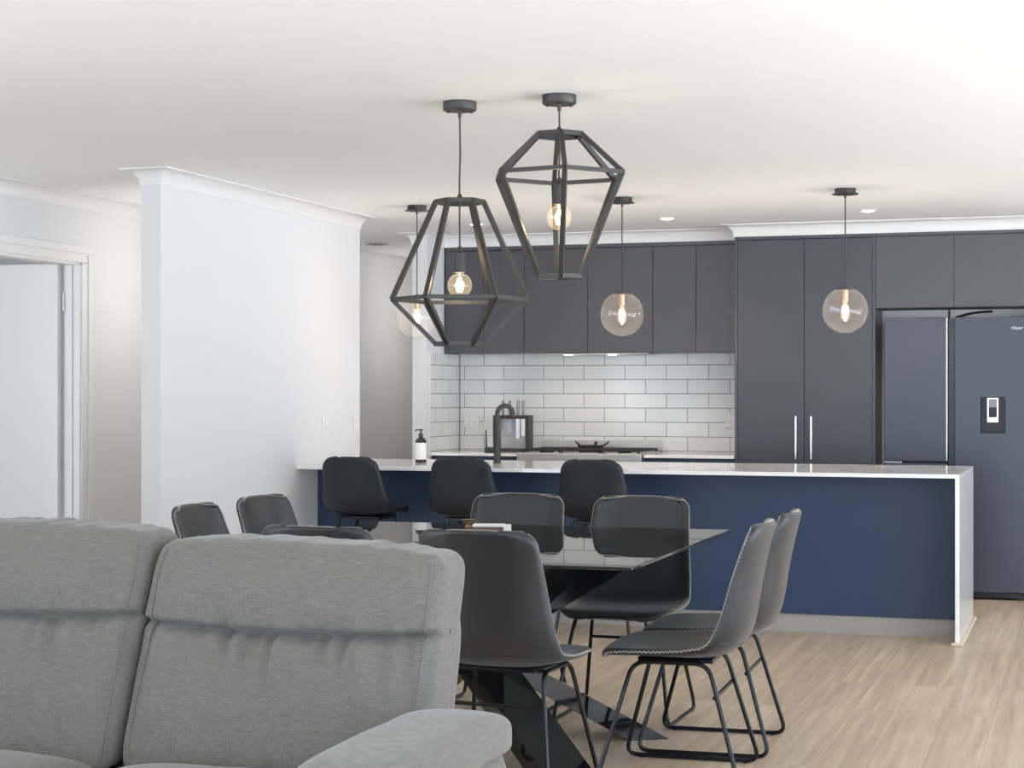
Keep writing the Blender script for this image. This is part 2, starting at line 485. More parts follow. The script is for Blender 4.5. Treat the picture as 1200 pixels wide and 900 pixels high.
tiled('wall_splashback_return', [(XW + .008, 11.88, .885), (XW + .008, TYB, .885), (XW + .008, TYB, 1.609), (XW + .008, 11.88, 1.609)],
      [su(11.88, .885), su(12.5, .885), su(12.5, 1.609), su(11.88, 1.609)], (-.0078, 0, 0))

# the open door in the hallway
dr = struct(thing('door_1', 'white flush door standing open off the hallway', 'door', (XH - .1, DY1 - .03, 0)))
del dr['category']
w = MB(); w.box(-.80, -.012, -.036, 0, .01, DZ - .012, .003); w.build('door_leaf', M['trim'], dr)
for z in (.25, 1.85):
    w = MB(); w.tube([(0, .005, z - .05), (0, .005, z + .05)], .008); w.box(0.0, .05, .026, .029, z - .05, z + .05)
    w.build('hinge', M['steel'], dr)
# jamb and architrave
w = MB()
w.box(XH - .1, XH + .002, DY1 - .02, DY1, 0, DZ, .002); w.box(XH - .1, XH + .002, DY0, DY0 + .02, 0, DZ, .002); w.box(XH - .1, XH + .002, DY0, DY1, DZ - .02, DZ, .002)
w.box(XH - .055, XH - .04, DY1 - .032, DY1 - .02, 0, DZ - .02, .002)
struct(w.build('trim_4', M['trim']))
w = MB()
def arch(y0, y1, z0, z1):
    w.box(XH, XH + .012, y0, y1, z0, z1, .003)
arch(DY1 - .005, DY1 + .1, 0, DZ - .006); arch(DY0 - .1, DY0 + .005, 0, DZ - .006); arch(DY0 - .1, DY1 + .1, DZ - .005, DZ + .09)
w.box(XH + .0121, XH + .02, DY1 + .05, DY1 + .1, 0, DZ + .044, .003); w.box(XH + .0121, XH + .02, DY0 - .1, DY1 + .1, DZ + .045, DZ + .09, .003)
struct(w.build('trim_5', M['trim']))

# ------------------------------------------------------------------ kitchen
# island: cabinet body + stone
IX0, IX1, IY0, IY1, BH = XW, -.655, 9.65, 10.82, .90
isl = thing('island_cabinet', 'dark blue island body under the white stone benchtop', 'cabinet', (-2.56, 10.4, 0))
def L(o, x0, x1, y0, y1, z0, z1): return (x0 - o.location.x, x1 - o.location.x, y0 - o.location.y, y1 - o.location.y, z0, z1)
MB().box(*L(isl, IX0 + .002, IX1 - .025, 9.95, 9.97, .103, BH - .022)).build('back_panel', M['navy'], isl)
MB().box(*L(isl, IX0 + .002, IX1 - .03, 9.972, 10.76, .1, BH - .022)).build('carcass', M['navy'], isl)
MB().box(*L(isl, IX0 + .002, IX1 - .025, 9.962, 9.972, .0, .1)).build('kickboard', M['kick'], isl)
for i in range(6):
    x0 = IX0 + .02 + i * .62
    d = MB().box(*L(isl, x0, x0 + .615, 10.761, 10.779, .11, BH - .03), .002).build('door', M['navy'], isl)
    MB().tube([(x0 + .05 - isl.location.x, 10.80 - 10.4, .6), (x0 + .05 - isl.location.x, 10.80 - 10.4, .8)], .006).build('handle', M['chrome'], d)
top = thing('island_benchtop', 'long white stone island benchtop folding down to the floor at its right end', 'benchtop', (-2.56, 10.2, 0))
MB().box(*L(top, IX0 + .001, IX1, IY0, IY1, BH - .021, BH), .0015).build('stone_top', M['stone'], top)
MB().box(*L(top, IX1 - .022, IX1, IY0, IY1, .012, BH - .0212), .0015).build('waterfall_end', M['stone'], top)
w = MB(); w.box(*L(top, IX1 - .045, IX1 + .02, IY0 - .018, IY1 + .012, 0, .018), .008)
w.build('floor_beading', M['beading'], top)

# back bench
def base_cab(x0, x1, n, label):
    c = thing('base_cabinet', label, 'cabinet', ((x0 + x1) / 2, 12.2, 0))
    MB().box(*L(c, x0, x1, 11.93, 12.49, .1, .884)).build('carcass', M['navy'], c)
    MB().box(*L(c, x0, x1, 11.96, 11.98, 0, .099)).build('kickboard', M['kick'], c)
    wd = (x1 - x0) / n
    for i in range(n):
        d = MB().box(*L(c, x0 + i * wd + .002, x0 + (i + 1) * wd - .002, 11.909, 11.929, .105, .876), .002).build('door', M['navy'], c)
        MB().tube([(x0 + (i + .9) * wd - c.location.x, 11.895 - 12.2, .6), (x0 + (i + .9) * wd - c.location.x, 11.895 - 12.2, .8)], .006).build('handle', M['chrome'], d)
    return c
base_cab(XW + .01, -3.805, 1, 'dark blue base cabinet left of the stainless range cooker')
base_cab(-2.898, TX - .003, 1, 'dark blue base cabinet between the range cooker and the tall pantry')
tag(MB().box(XW + .009, -3.805, 11.885, 12.488, .8845, .905, .0015).build('bench_slab', M['stone']), 'white stone bench slab left of the range cooker', 'benchtop', None)
tag(MB().box(-2.897, TX - .003, 11.885, 12.488, .8845, .905, .0015).build('bench_slab', M['stone']), 'white stone bench slab right of the range cooker', 'benchtop', None)

# range cooker
rg = thing('range_cooker', 'stainless steel range cooker with gas hob and low steel upstand', 'cooker', (-3.352, 12.15, 0))
MB().box(-.446, .446, -.25, .33, .1, .855, .004).build('body', M['steel'], rg)
for x in (-.4, .4):
    for y in (-.2, .28): MB().lathe([(0, 0), (.02, 0), (.02, .1), (0, .1)], c=(x, y, 0), n=16).build('foot', M['dark'], rg, True)
MB().box(-.446, .446, -.29, .33, .856, .912, .006).build('hob_tray', M['steel'], rg)
MB().box(-.446, .446, -.272, -.252, .72, .852, .004).build('control_panel', M['steel'], rg)
dr_ = MB().box(-.44, .44, -.272, -.252, .16, .70, .006).build('oven_door', M['steel'], rg)
MB().tube([(-.38, -.31, .66), (.38, -.31, .66)], .011).build('handle', M['chrome'], dr_)
MB().box(-.446, .446, .318, .334, .913, .99, .003).build('upstand', M['steel'], rg)
for i in range(7):
    x = -.36 + i * .12
    MB().lathe([(.0, 0), (.022, 0), (.018, .03), (0, .03)], n=20, mat_=Matrix.Translation((x, -.273, .79)) @ Matrix.Rotation(PI / 2, 4, 'X')).build('control_knob', M['black'], rg, True)
def trivet(x0, x1):
    w = MB(); z = .936
    for y in (-.24, .03, .29):
        w.box(x0, x1, y - .006, y + .006, z - .012, z, .002)
    for x in (x0 + .006, (x0 + x1) / 2, x1 - .006):
        w.box(x - .006, x + .006, -.24, .29, z - .012, z, .002)
        for y in (-.235, .285): w.box(x - .006, x + .006, y - .006, y + .006, .912, z)
    for y in (-.1, .16):
        for k in range(4):
            a = PI / 4 + k * PI / 2; cx = (x0 + x1) / 2
            w.tube([(cx + .03 * math.cos(a), y + .03 * math.sin(a), z - .005), (cx + .12 * math.cos(a), y + .11 * math.sin(a), z - .005)], .005, 6)
    return w.build('trivet', M['cast_iron'], rg)
trivet(-.42, -.145); trivet(-.138, .138); trivet(.145, .42)
for x in (-.28, .28):
    for y in (-.1, .16):
        MB().lathe([(0, .912), (.045, .912), (.045, .922), (.035, .93), (0, .93)], c=(x, y, 0), n=24).build('burner', M['cast_iron'], rg, True)
MB().lathe([(0, .912), (.07, .912), (.07, .924), (.055, .932), (0, .932)], c=(0, .03, 0), n=24).build('burner', M['cast_iron'], rg, True)
w = MB()
for k in range(5):
    a = k * 2 * PI / 5 + .3; c, s = math.cos(a), math.sin(a)
    w.tube([(.05 * c, .03 + .05 * s, .95), (.09 * c, .03 + .09 * s, .955), (.118 * c, .03 + .118 * s, .975), (.13 * c, .03 + .13 * s, .985)], [.007, .007, .006, .004], 8)
w.tube([(.085 * math.cos(i * PI / 12), .03 + .085 * math.sin(i * PI / 12), .952) for i in range(24)], .007, 8, loop=True)
wk = w.build('wok_ring', M['cast_iron'], rg, True)

# overhead cabinets
def overhead(name, xs, z0, z1, yf, yb, label, group, filler=True, handle_gap=True):
    x0, x1 = xs[0], xs[-1]
    c = thing(name, label, 'cabinet', ((x0 + x1) / 2, (yf + yb) / 2, z0), group=group)
    def LL(a, b, y0, y1, q0, q1): return (a - c.location.x, b - c.location.x, y0 - c.location.y, y1 - c.location.y, q0 - z0, q1 - z0)
    MB().box(*LL(x0, x1, yf + .022, yb, z0 + .006, z1 - .004)).build('carcass', M['charcoal'], c)
    ft = z1 - .03 if filler else z1
    if filler: MB().box(*LL(x0, x1, yf, yf + .0215, z1 - .027, z1 - .001), .001).build('top_filler', M['charcoal'], c)
    for a, b in zip(xs[:-1], xs[1:]):
        MB().box(*LL(a + .0018, b - .0018, yf, yf + .0195, z0, ft - .003), .0015).build('door', M['charcoal'], c)
    return c
OZ0, OZ1 = 1.61, 2.377
og = 'overhead cabinets along the kitchen back wall'
overhead('overhead_cabinet', (-4.44, -4.147, -3.842), OZ0, OZ1, UY, 12.4995, 'dark overhead cabinet at the left end, next to the tiled return', og)
overhead('overhead_cabinet', (-3.842, -3.373, -2.902), OZ0, OZ1, UY, 12.4995, 'dark overhead cabinet holding the rangehood above the cooker', og)
overhead('overhead_cabinet', (-2.902, -2.594, TX - .004), OZ0, OZ1, UY, 12.4995, 'dark overhead cabinet against the tall pantry cupboard', og)
w = MB()
for a in ((XW + .009, -4.442),): w.box(a[0], a[1], UY + .004, 12.49, OZ0, OZ1)
tag(w.build('cabinet_filler', M['charcoal']), 'narrow dark filler strip between the tiled return and overhead cabinets', 'filler strip')
# rangehood
rh = thing('rangehood', 'slim steel rangehood set under the overhead cabinets', 'rangehood', (-3.37, 12.33, 1.6))
MB().box(-.43, .43, -.13, .14, -.0005, .008, .002).build('fascia', M['steel'], rh)
for x in (-.17, .15):
    MB().lathe([(0, -.006), (.03, -.005), (.034, -.0006), (0, -.0006)], c=(x, -.06, 0), n=24).build('lamp', M['downlight'], rh, True)
for x in (-.24, .06):
    MB().box(x - .11, x + .19, 0.0, .11, -.0025, -.0006).build('filter', M['steel'], rh)

# tall pantry
pan = thing('pantry_cupboard', 'tall two-door dark pantry cupboard with upright bar handles', 'cupboard', (-1.81, 12.2, 0))
PX0, PX1 = TX, -1.345
def PL(a, b, y0, y1, z0, z1): return (a + 1.81, b + 1.81, y0 - 12.2, y1 - 12.2, z0, z1)
MB().box(*PL(PX0, PX0 + .018, TY - .002, 12.49, 0, 2.38), .001).build('side_panel', M['navy_edge'], pan)
MB().box(*PL(PX1 - .018, PX1, TY - .002, 12.49, 0, 2.38), .001).build('side_panel', M['navy_edge'], pan)
MB().box(*PL(PX0 + .019, PX1 - .019, TY + .023, 12.49, .1, 2.375)).build('carcass', M['warm_lit_tall'], pan)
MB().box(*PL(PX0 + .019, PX1 - .019, TY, TY + .02, 2.352, 2.38), .001).build('top_filler', M['warm_lit_tall'], pan)
MB().box(*PL(PX0 + .019, PX1 - .019, TY + .03, TY + .045, 0, .099)).build('kickboard', M['kick'], pan)
for a, b, hx in ((PX0 + .02, -1.8135, -1.865), (-1.8095, PX1 - .02, -1.763)):
    d = MB().box(*PL(a, b, TY, TY + .02, .105, 2.348), .0015).build('door', M['warm_lit_tall'], pan)
    h = MB(); X = hx + 1.81; Y = TY - 12.2
    h.box(X - .007, X + .007, Y - .034, Y - .024, .885, 1.175, .004)
    for z in (.91, 1.15): h.box(X - .006, X + .006, Y - .025, Y, z - .006, z + .006, .002)
    h.build('handle', M['chrome'], d)
# cabinets above fridge
overhead('overhead_cabinet', (-1.344, -.843, -.345), 1.884, 2.382, TY, 12.49, 'dark overhead cabinet with two doors above the refrigerator', og)
tag(MB().box(-.343, -.32, TY - .002, 12.49, 0, 2.382, .001).build('end_panel', M['navy_edge']), 'tall dark end panel on the right side of the refrigerator', 'panel')
tag(MB().box(-1.343, -.345, 12.3, 12.318, 0, 1.883).build('gap_lightening_panel', M['plastic_white']), 'white panel added behind the refrigerator to lighten the gap above it', 'panel')  # added in front of the wall so the fridge gap catches more light
# refrigerator
FY = 11.86
fr = thing('refrigerator', 'large dark blue-grey refrigerator with water dispenser', 'refrigerator', (-.83, 12.15, 0))
def FL(a, b, y0, y1, z0, z1): return (a + .83, b + .83, y0 - 12.15, y1 - 12.15, z0, z1)
FX0, FX1 = -1.283, -.375
MB().box(*FL(FX0 + .004, FX1 - .004, FY + .07, 12.28, .03, 1.79), .004).build('body', M['fridge_dark'], fr)
MB().box(*FL(FX0, -.886, FY, FY + .065, .884, 1.815), .006, seg=3).build('door', M['fridge'], fr)
MB().box(*FL(FX0, -.886, FY, FY + .065, .05, .872), .006, seg=3).build('door', M['fridge'], fr)
MB().box(*FL(-.8865, -.8815, FY + .004, FY + .06, .89, 1.81)).build('edge_strip', M['chrome'], fr)
w = MB(); w.box(*FL(-.872, -.835, FY + .02, FY + .066, .05, 1.81))
rc = w.build('handle_recess', M['recess'], fr)
for i in range(8):
    MB().box(*FL(-.860, -.848, FY + .0185, FY + .0199, 1.42 + i * .033, 1.432 + i * .033)).build('control_symbol', M['fridge'], rc)
DX0, DX1, DZ0, DZ1 = -.676, -.521, 1.067, 1.303
w = MB(); w.box(*FL(-.834, DX0, FY, FY + .065, .05, 1.815), .004); w.box(*FL(DX1, FX1, FY, FY + .065, .05, 1.815), .004)
w.box(*FL(DX0 - .004, DX1 + .004, FY, FY + .065, .05, DZ0)); w.box(*FL(DX0 - .004, DX1 + .004, FY, FY + .065, DZ1, 1.815))
rd = w.build('door', M['fridge'], fr)
w = MB()
w.box(*FL(DX0, DX1, FY + .055, FY + .064, DZ0, DZ1)); w.box(*FL(DX0, DX0 + .004, FY + .001, FY + .055, DZ0, DZ1)); w.box(*FL(DX1 - .004, DX1, FY + .001, FY + .055, DZ0, DZ1))
w.box(*FL(DX0, DX1, FY + .001, FY + .055, DZ0, DZ0 + .004)); w.box(*FL(DX0, DX1, FY + .001, FY + .055, DZ1 - .004, DZ1))
dp = w.build('water_dispenser', M['fridge_dark'], fr)
w = MB(); dx = -.598
w.box(*FL(dx - .034, dx - .026, FY + .02, FY + .035, 1.14, 1.295)); w.box(*FL(dx + .026, dx + .034, FY + .02, FY + .035, 1.14, 1.295))
w.box(*FL(dx - .026, dx + .026, FY + .02, FY + .035, 1.14, 1.17)); w.box(*FL(dx - .026, dx + .026, FY + .02, FY + .035, 1.288, 1.295))
w.build('dispenser_paddle', M['chrome'], dp)
MB().box(*FL(dx - .026, dx + .026, FY + .03, FY + .04, 1.235, 1.288)).build('dispenser_outlet', M['gloss_black'], dp)
MB().box(*FL(FX0 + .003, -1.17, FY + .005, FY + .06, .873, .882), .001).build('door_hinge', M['chrome'], fr)
MB().box(*FL(FX0 + .02, FX1 - .02, FY + .03, FY + .06, .012, .046)).build('base_grille', M['fridge_dark'], fr)
cu = bpy.data.curves.new('lettering', 'FONT'); cu.body = 'Haier'; cu.size = .032; cu.extrude = .0006
tmp = bpy.data.objects.new('tmp', cu); COL.objects.link(tmp)
me = bpy.data.meshes.new_from_object(tmp.evaluated_get(bpy.context.evaluated_depsgraph_get())); bpy.data.objects.remove(tmp)
me.materials.clear(); me.materials.append(M['plastic_white'])
lt = bpy.data.objects.new('lettering', me); COL.objects.link(lt); lt.parent = rd
lt.rotation_euler = (PI / 2, 0, 0); lt.location = (-.482 + .83, FY - .0008 - 12.15, 1.732)
# water pipe behind the fridge
w = MB(); w.tube(smooth_path([(-.86, 12.288, 1.797), (-.86, 12.288, 1.83), (-.74, 12.27, 1.862), (-.62, 12.288, 1.868)], .06), .008, 8)
w.tube([(-.90, 12.289, 1.797), (-.90, 12.289, 1.88)], .007, 8)
tag(w.build('water_hose', M['black'], smooth=True), 'black water hose on the wall above the refrigerator', 'hose')

# tap on the island
tp = thing('kitchen_tap', 'tall black gooseneck tap with side lever on the island benchtop', 'tap', (-3.43, 10.33, BH))
w = MB(); w.lathe([(0, 0), (.026, 0), (.026, .004), (.0215, .006), (.0215, .135), (.017, .14), (0, .14)], n=24); w.build('base', M['black'], tp, True)
path = [(0, 0, .14), (0, 0, .385)] + [(.05 + .05 * math.cos(PI - a), .07 * (1 - math.cos(a)) * .5, .385 + .05 * math.sin(a)) for a in [i * PI / 10 for i in range(1, 11)]] + [(.1, .07, .365)]
path = [(.0 + p[0] * .75, p[1], p[2] - .085) if p[2] > .2 else p for p in path]
w = MB(); w.tube(path, .0145, 14); w.build('spout', M['black'], tp, True)
w = MB(); w.tube([(-.02, 0, .08), (-.075, 0, .08)], .02, 18); w.tube([(-.07, 0, .095), (-.072, 0, .20)], [.006, .0045], 10); w.build('lever', M['black'], tp, True)

# soap bottle
sp = thing('soap_bottle', 'dark pump bottle with a white label on the island benchtop', 'bottle', (-3.915, 10.3, BH))
MB().lathe([(0, 0), (.033, 0), (.035, .004), (.035, .125), (.033, .135), (.025, .147), (.014, .154), (.012, .162), (0, .162)], n=32).build('bottle', M['amber'], sp, True)
MB().lathe([(.0353, .02), (.0356, .02), (.0356, .122), (.0353, .122)], n=32).build('paper_label', M['label'], sp, True)
w = MB(); w.lathe([(0, .162), (.0145, .162), (.0145, .178), (.006, .18), (.005, .196), (.012, .197), (.012, .205), (0, .206)], n=20)
w.tube([(0, 0, .201), (-.03, -.005, .200), (-.036, -.006, .193)], .004, 8); w.build('pump', M['black'], sp, True)

# knife stand and knives
kb = thing('knife_stand', 'open black knife stand on the back bench left of the cooker', 'knife stand', (-3.965, 12.3, .905))
w = MB()
w.box(-.135, -.108, -.055, .055, 0, .262, .003); w.box(.108, .135, -.055, .055, 0, .262, .003); w.box(-.108, .108, -.055, .055, .236, .262, .003); w.box(-.108, .108, -.055, .055, .0, .022, .003)
w.build('frame', M['black'], kb)
MB().box(-.107, .107, .0, .012, .023, .235).build('clear_panel', M['acrylic'], kb)
for i, (x, y, bl, lab) in enumerate(((-.085, .03, .12, 'metal-handled knife at the far left of the stand, behind the tap'), (-.035, .03, .13, 'metal-handled knife second from left in the stand, behind the tap'), (.048, -.03, .17, 'metal-handled knife in the black stand, just right of the tap'), (.088, -.03, .15, 'rightmost metal-handled knife in the black stand'))):
    k = thing('kitchen_knife', lab, 'knife', (-3.965 + x, 12.3 + y, 1.168), group='knives in the stand')
    MB().lathe([(0, 0), (.008, 0), (.0095, .008), (.011, .03), (.0105, .08), (.0115, .1), (.009, .104), (0, .104)], n=12).build('handle', M['knife'], k, True)
    MB().box(-.016, .012, -.001, .001, -bl, .0).build('blade', M['chrome'], k)

# power points and switches
def plate(name, loc, rz, w_, h_, label, cat, rockers, group=None):
    t = thing(name, label, cat, loc, rz, group)
    MB().box(-w_ / 2, w_ / 2, -.008, 0, -h_ / 2, h_ / 2, .003).build('plate', M['plastic_white'], t)
    for x, z in rockers:
        MB().box(x - .007, x + .007, -.012, -.008, z - .011, z + .011, .002).build('rocker', M['plastic_white'], t)
    if name == 'power_outlet':
        for sx in ((-.025, .025) if w_ > .08 else (0,)):
            w = MB()
            for dx, dz in ((-.006, 0), (.006, 0), (0, -.011)): w.box(sx + dx - .0012, sx + dx + .0012, -.0085, -.0078, dz - .012, dz - .004)
            w.build('socket_slots', M['dark'], t)
    return t
plate('power_outlet', (XW + .0005, 10.05, 1.115), PI / 2, .075, .115, 'white power outlet on the white left wall above the island', 'power outlet', [(0, .03)])
plate('light_switch', (XW + .0005, 10.53, 1.118), PI / 2, .075, .115, 'white light switch near the hallway corner of the left wall', 'light switch', [(0, .02), (0, -.02)])
plate('power_outlet', (-4.345, TYB - .0005, 1.114), 0, .115, .075, 'double power outlet on the tiles left of the knife stand', 'power outlet', [(-.02, .02), (.02, .02)])
plate('power_outlet', (-4.19, TYB - .0005, 1.106), 0, .115, .075, 'power outlet on the tiles half hidden by the black tap', 'power outlet', [(-.02, .02), (.02, .02)])
plate('power_outlet', (-2.415, TYB - .0005, 1.135), 0, .075, .115, 'white power outlet on the tiles beside the tall pantry', 'power outlet', [(0, .03)])

# ------------------------------------------------------------------ ceiling things
def downlight(x, y, label):
    t = thing('downlight', label, 'downlight', (x, y, CEIL), group='recessed kitchen ceiling downlights')
    MB().lathe([(.042, -.006), (.052, -.006), (.056, 0), (.042, 0)], n=32).build('trim_ring', M['plastic_white'], t, True)
    MB().lathe([(0, -.012), (.025, -.0105), (.0415, -.006), (.0415, -.001), (0, -.001)], n=32).build('diffuser', M['downlight'], t, True)
downlight(-3.90, 11.3, 'recessed downlight seen behind the left cage pendant')
downlight(-2.60, 11.3, 'recessed downlight between the middle and right globe pendants')
downlight(-1.31, 11.2, 'recessed downlight just right of the right globe pendant')
for x, y in ((-3.90, 11.3), (-2.60, 11.3), (-1.31, 11.2)):
    l = bpy.data.lights.new('downlight_lamp', 'SPOT'); l.energy = 40; l.color = (1, .92, .82); l.spot_size = 2.0; l.spot_blend = .8; l.shadow_soft_size = .04
    o = bpy.data.objects.new('downlight_lamp', l); COL.objects.link(o); o.location = (x, y, CEIL - .012)
for x in (-.17, .15):
    l = bpy.data.lights.new('rangehood_lamp', 'SPOT'); l.energy = 1.6; l.color = (1, .9, .78); l.spot_size = 2.2; l.spot_blend = .6; l.shadow_soft_size = .03
    o = bpy.data.objects.new('rangehood_lamp', l); COL.objects.link(o); o.location = (-3.37 + x, 12.27, 1.59)

def bulb_light(p, e, r=.02):
    l = bpy.data.lights.new('bulb_lamp', 'POINT'); l.energy = e; l.color = (1, .76, .5); l.shadow_soft_size = r
    o = bpy.data.objects.new('bulb_lamp', l); COL.objects.link(o); o.location = p

# unseen fill lights added behind the left wall to brighten the hall
for y, e in ((9.4, 7), (13.6, 5)):
    t = thing('hall_fill_light', 'unseen downlight added to brighten the hallway behind the white wall', 'downlight', (-5.02, y, CEIL), group='added hallway fill lights')
    MB().lathe([(.042, -.006), (.052, -.006), (.056, 0), (.042, 0)], n=32).build('trim_ring', M['plastic_white'], t, True)
    MB().lathe([(0, -.012), (.025, -.0105), (.0415, -.006), (.0415, -.001), (0, -.001)], n=32).build('diffuser', M['downlight'], t, True)
    l = bpy.data.lights.new('hall_fill_lamp', 'POINT'); l.energy = e; l.color = (1, .96, .9); l.shadow_soft_size = .05
    o = bpy.data.objects.new('hall_fill_lamp', l); COL.objects.link(o); o.location = (-4.75, y, CEIL - .5)
# globe pendants
def globe_pendant(x, y, label):
    t = thing('globe_pendant', label, 'pendant light', (x, y, CEIL), group='clear glass globe pendants over the island')
    zc = 1.783 - CEIL; R_ = .127
    w = MB(); w.lathe([(0, -.006), (.072, -.006), (.072, -.002), (0, -.002)], c=(0, 0, -.026), n=40); w.lathe([(0, -.027), (.058, -.027), (.058, 0), (0, 0)], n=40)
    w.lathe([(0, -.052), (.006, -.052), (.009, -.032), (0, -.032)], n=16); w.build('canopy', M['black'], t, True)
    MB().tube([(0, 0, -.05), (0, 0, zc + R_ + .005)], .0035, 8).build('cord', M['black'], t)
    w = MB(); w.lathe([(0, zc + R_ - .012), (.05, zc + R_ - .012), (.05, zc + R_ - .004), (.02, zc + R_ + .004), (.006, zc + R_ + .012), (0, zc + R_ + .012)], n=32)
    cap = w.build('globe_cap', M['black'], t, True)
    MB().lathe([(0, zc + .05), (.017, zc + .05), (.019, zc + .06), (.019, zc + R_ - .013), (0, zc + R_ - .013)], n=20).build('socket', M['brass'], cap, True)
    prof = [(R_ * math.sin(a), zc - R_ * math.cos(a)) for a in [i * (PI - .42) / 28 for i in range(29)]]
    w = MB()
    n = 48; rings = []
    for r, z in prof:
        rings.append([w.bm.verts.new((r * math.cos(2 * PI * k / n), r * math.sin(2 * PI * k / n), z)) for k in range(n)] if r > 1e-4 else [w.bm.verts.new((0, 0, z))])
    for a, b in zip(rings[:-1], rings[1:]):
        for i in range(n):
            j = (i + 1) % n
            if len(a) == 1: w.bm.faces.new((a[0], b[j], b[i]))
            else: w.bm.faces.new((a[i], a[j], b[j], b[i]))
    w.build('glass_globe', M['globe'], t, True, 180)
    b = MB().lathe([(0, zc - .062), (.008, zc - .061), (.022, zc - .045), (.028, zc - .022), (.024, zc + .01), (.014, zc + .04), (.013, zc + .049), (0, zc + .05)], n=24).build('bulb', M['bulb'], t, True)
    w = MB()
    for k in range(4):
        a = k * PI / 2; c, s = math.cos(a), math.sin(a)
        w.tube([(.004 * c, .004 * s, zc + .025), (.012 * c, .012 * s, zc - .01), (.006 * c, .006 * s, zc - .045)], .0022, 6)
    w.build('filament', M['filament'], b, True)
    bulb_light((x, y, 1.775), 4.0)
globe_pendant(-3.86, 10.09, 'clear glass globe pendant seen behind the left cage pendant')
globe_pendant(-2.575, 10.04, 'clear glass globe pendant hanging middle of the three over the island')
globe_pendant(-1.29, 9.98, 'clear glass globe pendant hanging in front of the tall pantry')

# cage pendants
def cage_pendant(x, y, zs, rs, rot, zb, label, zsocket):
    t = thing('cage_pendant', label, 'pendant light', (x, y, CEIL), group='black hexagonal cage pendants over the table')
    Zs = [z - CEIL for z in zs]
    w = MB(); w.lathe([(0, -.034), (.063, -.034), (.065, -.031), (.065, 0), (0, 0)], n=40)
    for a in (0.4, 0.4 + PI): w.lathe([(0, -.043), (.006, -.043), (.006, -.034), (0, -.034)], c=(.045 * math.cos(a), .045 * math.sin(a), 0), n=10)
    w.lathe([(0, -.06), (.006, -.06), (.009, -.034), (0, -.034)], n=14)
    w.build('canopy', M['black'], t, True)
    MB().tube([(0, 0, -.055), (.002, 0, -.2), (-.001, 0, -.3), (0, 0, zsocket + .1 - CEIL)], .0035, 8).build('cord', M['black'], t, True)
    def V(k, lev):
        a = rot + k * PI / 3; return Vector((rs[lev] * math.cos(a), rs[lev] * math.sin(a), Zs[lev]))
    w = MB()
    th = .0085
    for lev in range(3):
        for k in range(6):
            w.tube([V(k, lev), V(k + 1, lev)], th if lev != 1 else .0075, square=True)
    for k in range(6):
        w.tube([V(k, 0), V(k, 1)], th, square=True); w.tube([V(k, 1), V(k, 2)], th, square=True)
    for k in (0, 3): w.tube([V(k, 0), Vector((0, 0, Zs[0]))], .006, square=True)
    w.build('cage', M['black'], t)
    w = MB(); w.lathe([(0, Zs[0] - .012), (.014, Zs[0] - .012), (.014, Zs[0] + .012), (.006, Zs[0] + .03), (0, Zs[0] + .03)], n=16); w.build('cage_hub', M['black'], t, True)
    zz = zsocket - CEIL
    w = MB(); w.lathe([(0, zz), (.0235, zz), (.0235, zz + .075), (.012, zz + .08), (.008, zz + .1), (0, zz + .1)], n=24); w.build('socket', M['black'], t, True)
    rb = .048; c = zb - CEIL
    prof = [(rb * math.sin(a), c - rb * math.cos(a)) for a in [i * (PI - .55) / 16 for i in range(17)]] + [(.017, zz - .012), (.0165, zz - .0005)]
    b = MB().lathe(prof, n=28).build('bulb', M['bulb'], t, True, 180)
    w = MB()
    for k in range(5):
        a = k * 2 * PI / 5; cc, ss = math.cos(a), math.sin(a)
        w.tube([(.004 * cc, .004 * ss, c + .03), (.014 * cc, .014 * ss, c - .004), (.009 * cc, .009 * ss, c - .026)], .0022, 6)
    w.build('filament', M['filament'], b, True)
    bulb_light((x, y, zb), 2.0)
cage_pendant(-2.325, 6.54, (2.068, 1.69, 1.518), (.093, .262, .093), math.radians(20.5), 1.745, 'black cage pendant, the lower left one, widest below its middle', 1.795)
cage_pendant(-1.915, 6.51, (2.305, 2.152, 1.768), (.093, .262, .093), math.radians(17.9 + 30 + 3), 1.992, 'black cage pendant, the higher right one, widest near its top', 2.042)

# hallway ceiling vent
t = thing('ceiling_vent', 'small round white vent on the hallway ceiling', 'vent', (-5.08, 12.45, CEIL))
MB().lathe([(0, -.012), (.05, -.016), (.085, -.012), (.1, 0), (0, 0)], n=32).build('rim', M['plastic_white'], t, True)
w = MB()
for r in (.03, .055, .08): w.tube([(r * math.cos(a), r * math.sin(a), -.016) for a in [i * PI / 16 for i in range(32)]], .0022, 6, loop=True)
w.build('slots', M['kick'], t)

# ------------------------------------------------------------------ chairs
def lerp_table(tab, s):
    for (a, va), (b, vb) in zip(tab[:-1], tab[1:]):
        if s <= b:
            k = (s - a) / (b - a); k = k * k * (3 - 2 * k) if False else k
            if isinstance(va, tuple): return tuple(x + (y - x) * k for x, y in zip(va, vb))
            return va + (vb - va) * k
    return tab[-1][1]

def catmull(P, n):
    out = []
    P = [Vector(p) for p in P]; P = [P[0] * 2 - P[1]] + P + [P[-1] * 2 - P[-2]]
    segs = len(P) - 3
    for i in range(n + 1):
        u = i / n * segs; k = min(int(u), segs - 1); t = u - k
        a, b, c, d = P[k:k + 4]
        out.append(.5 * ((2 * b) + (c - a) * t + (2 * a - 5 * b + 4 * c - d) * t * t + (3 * b - a - 3 * c + d) * t ** 3))
    return out

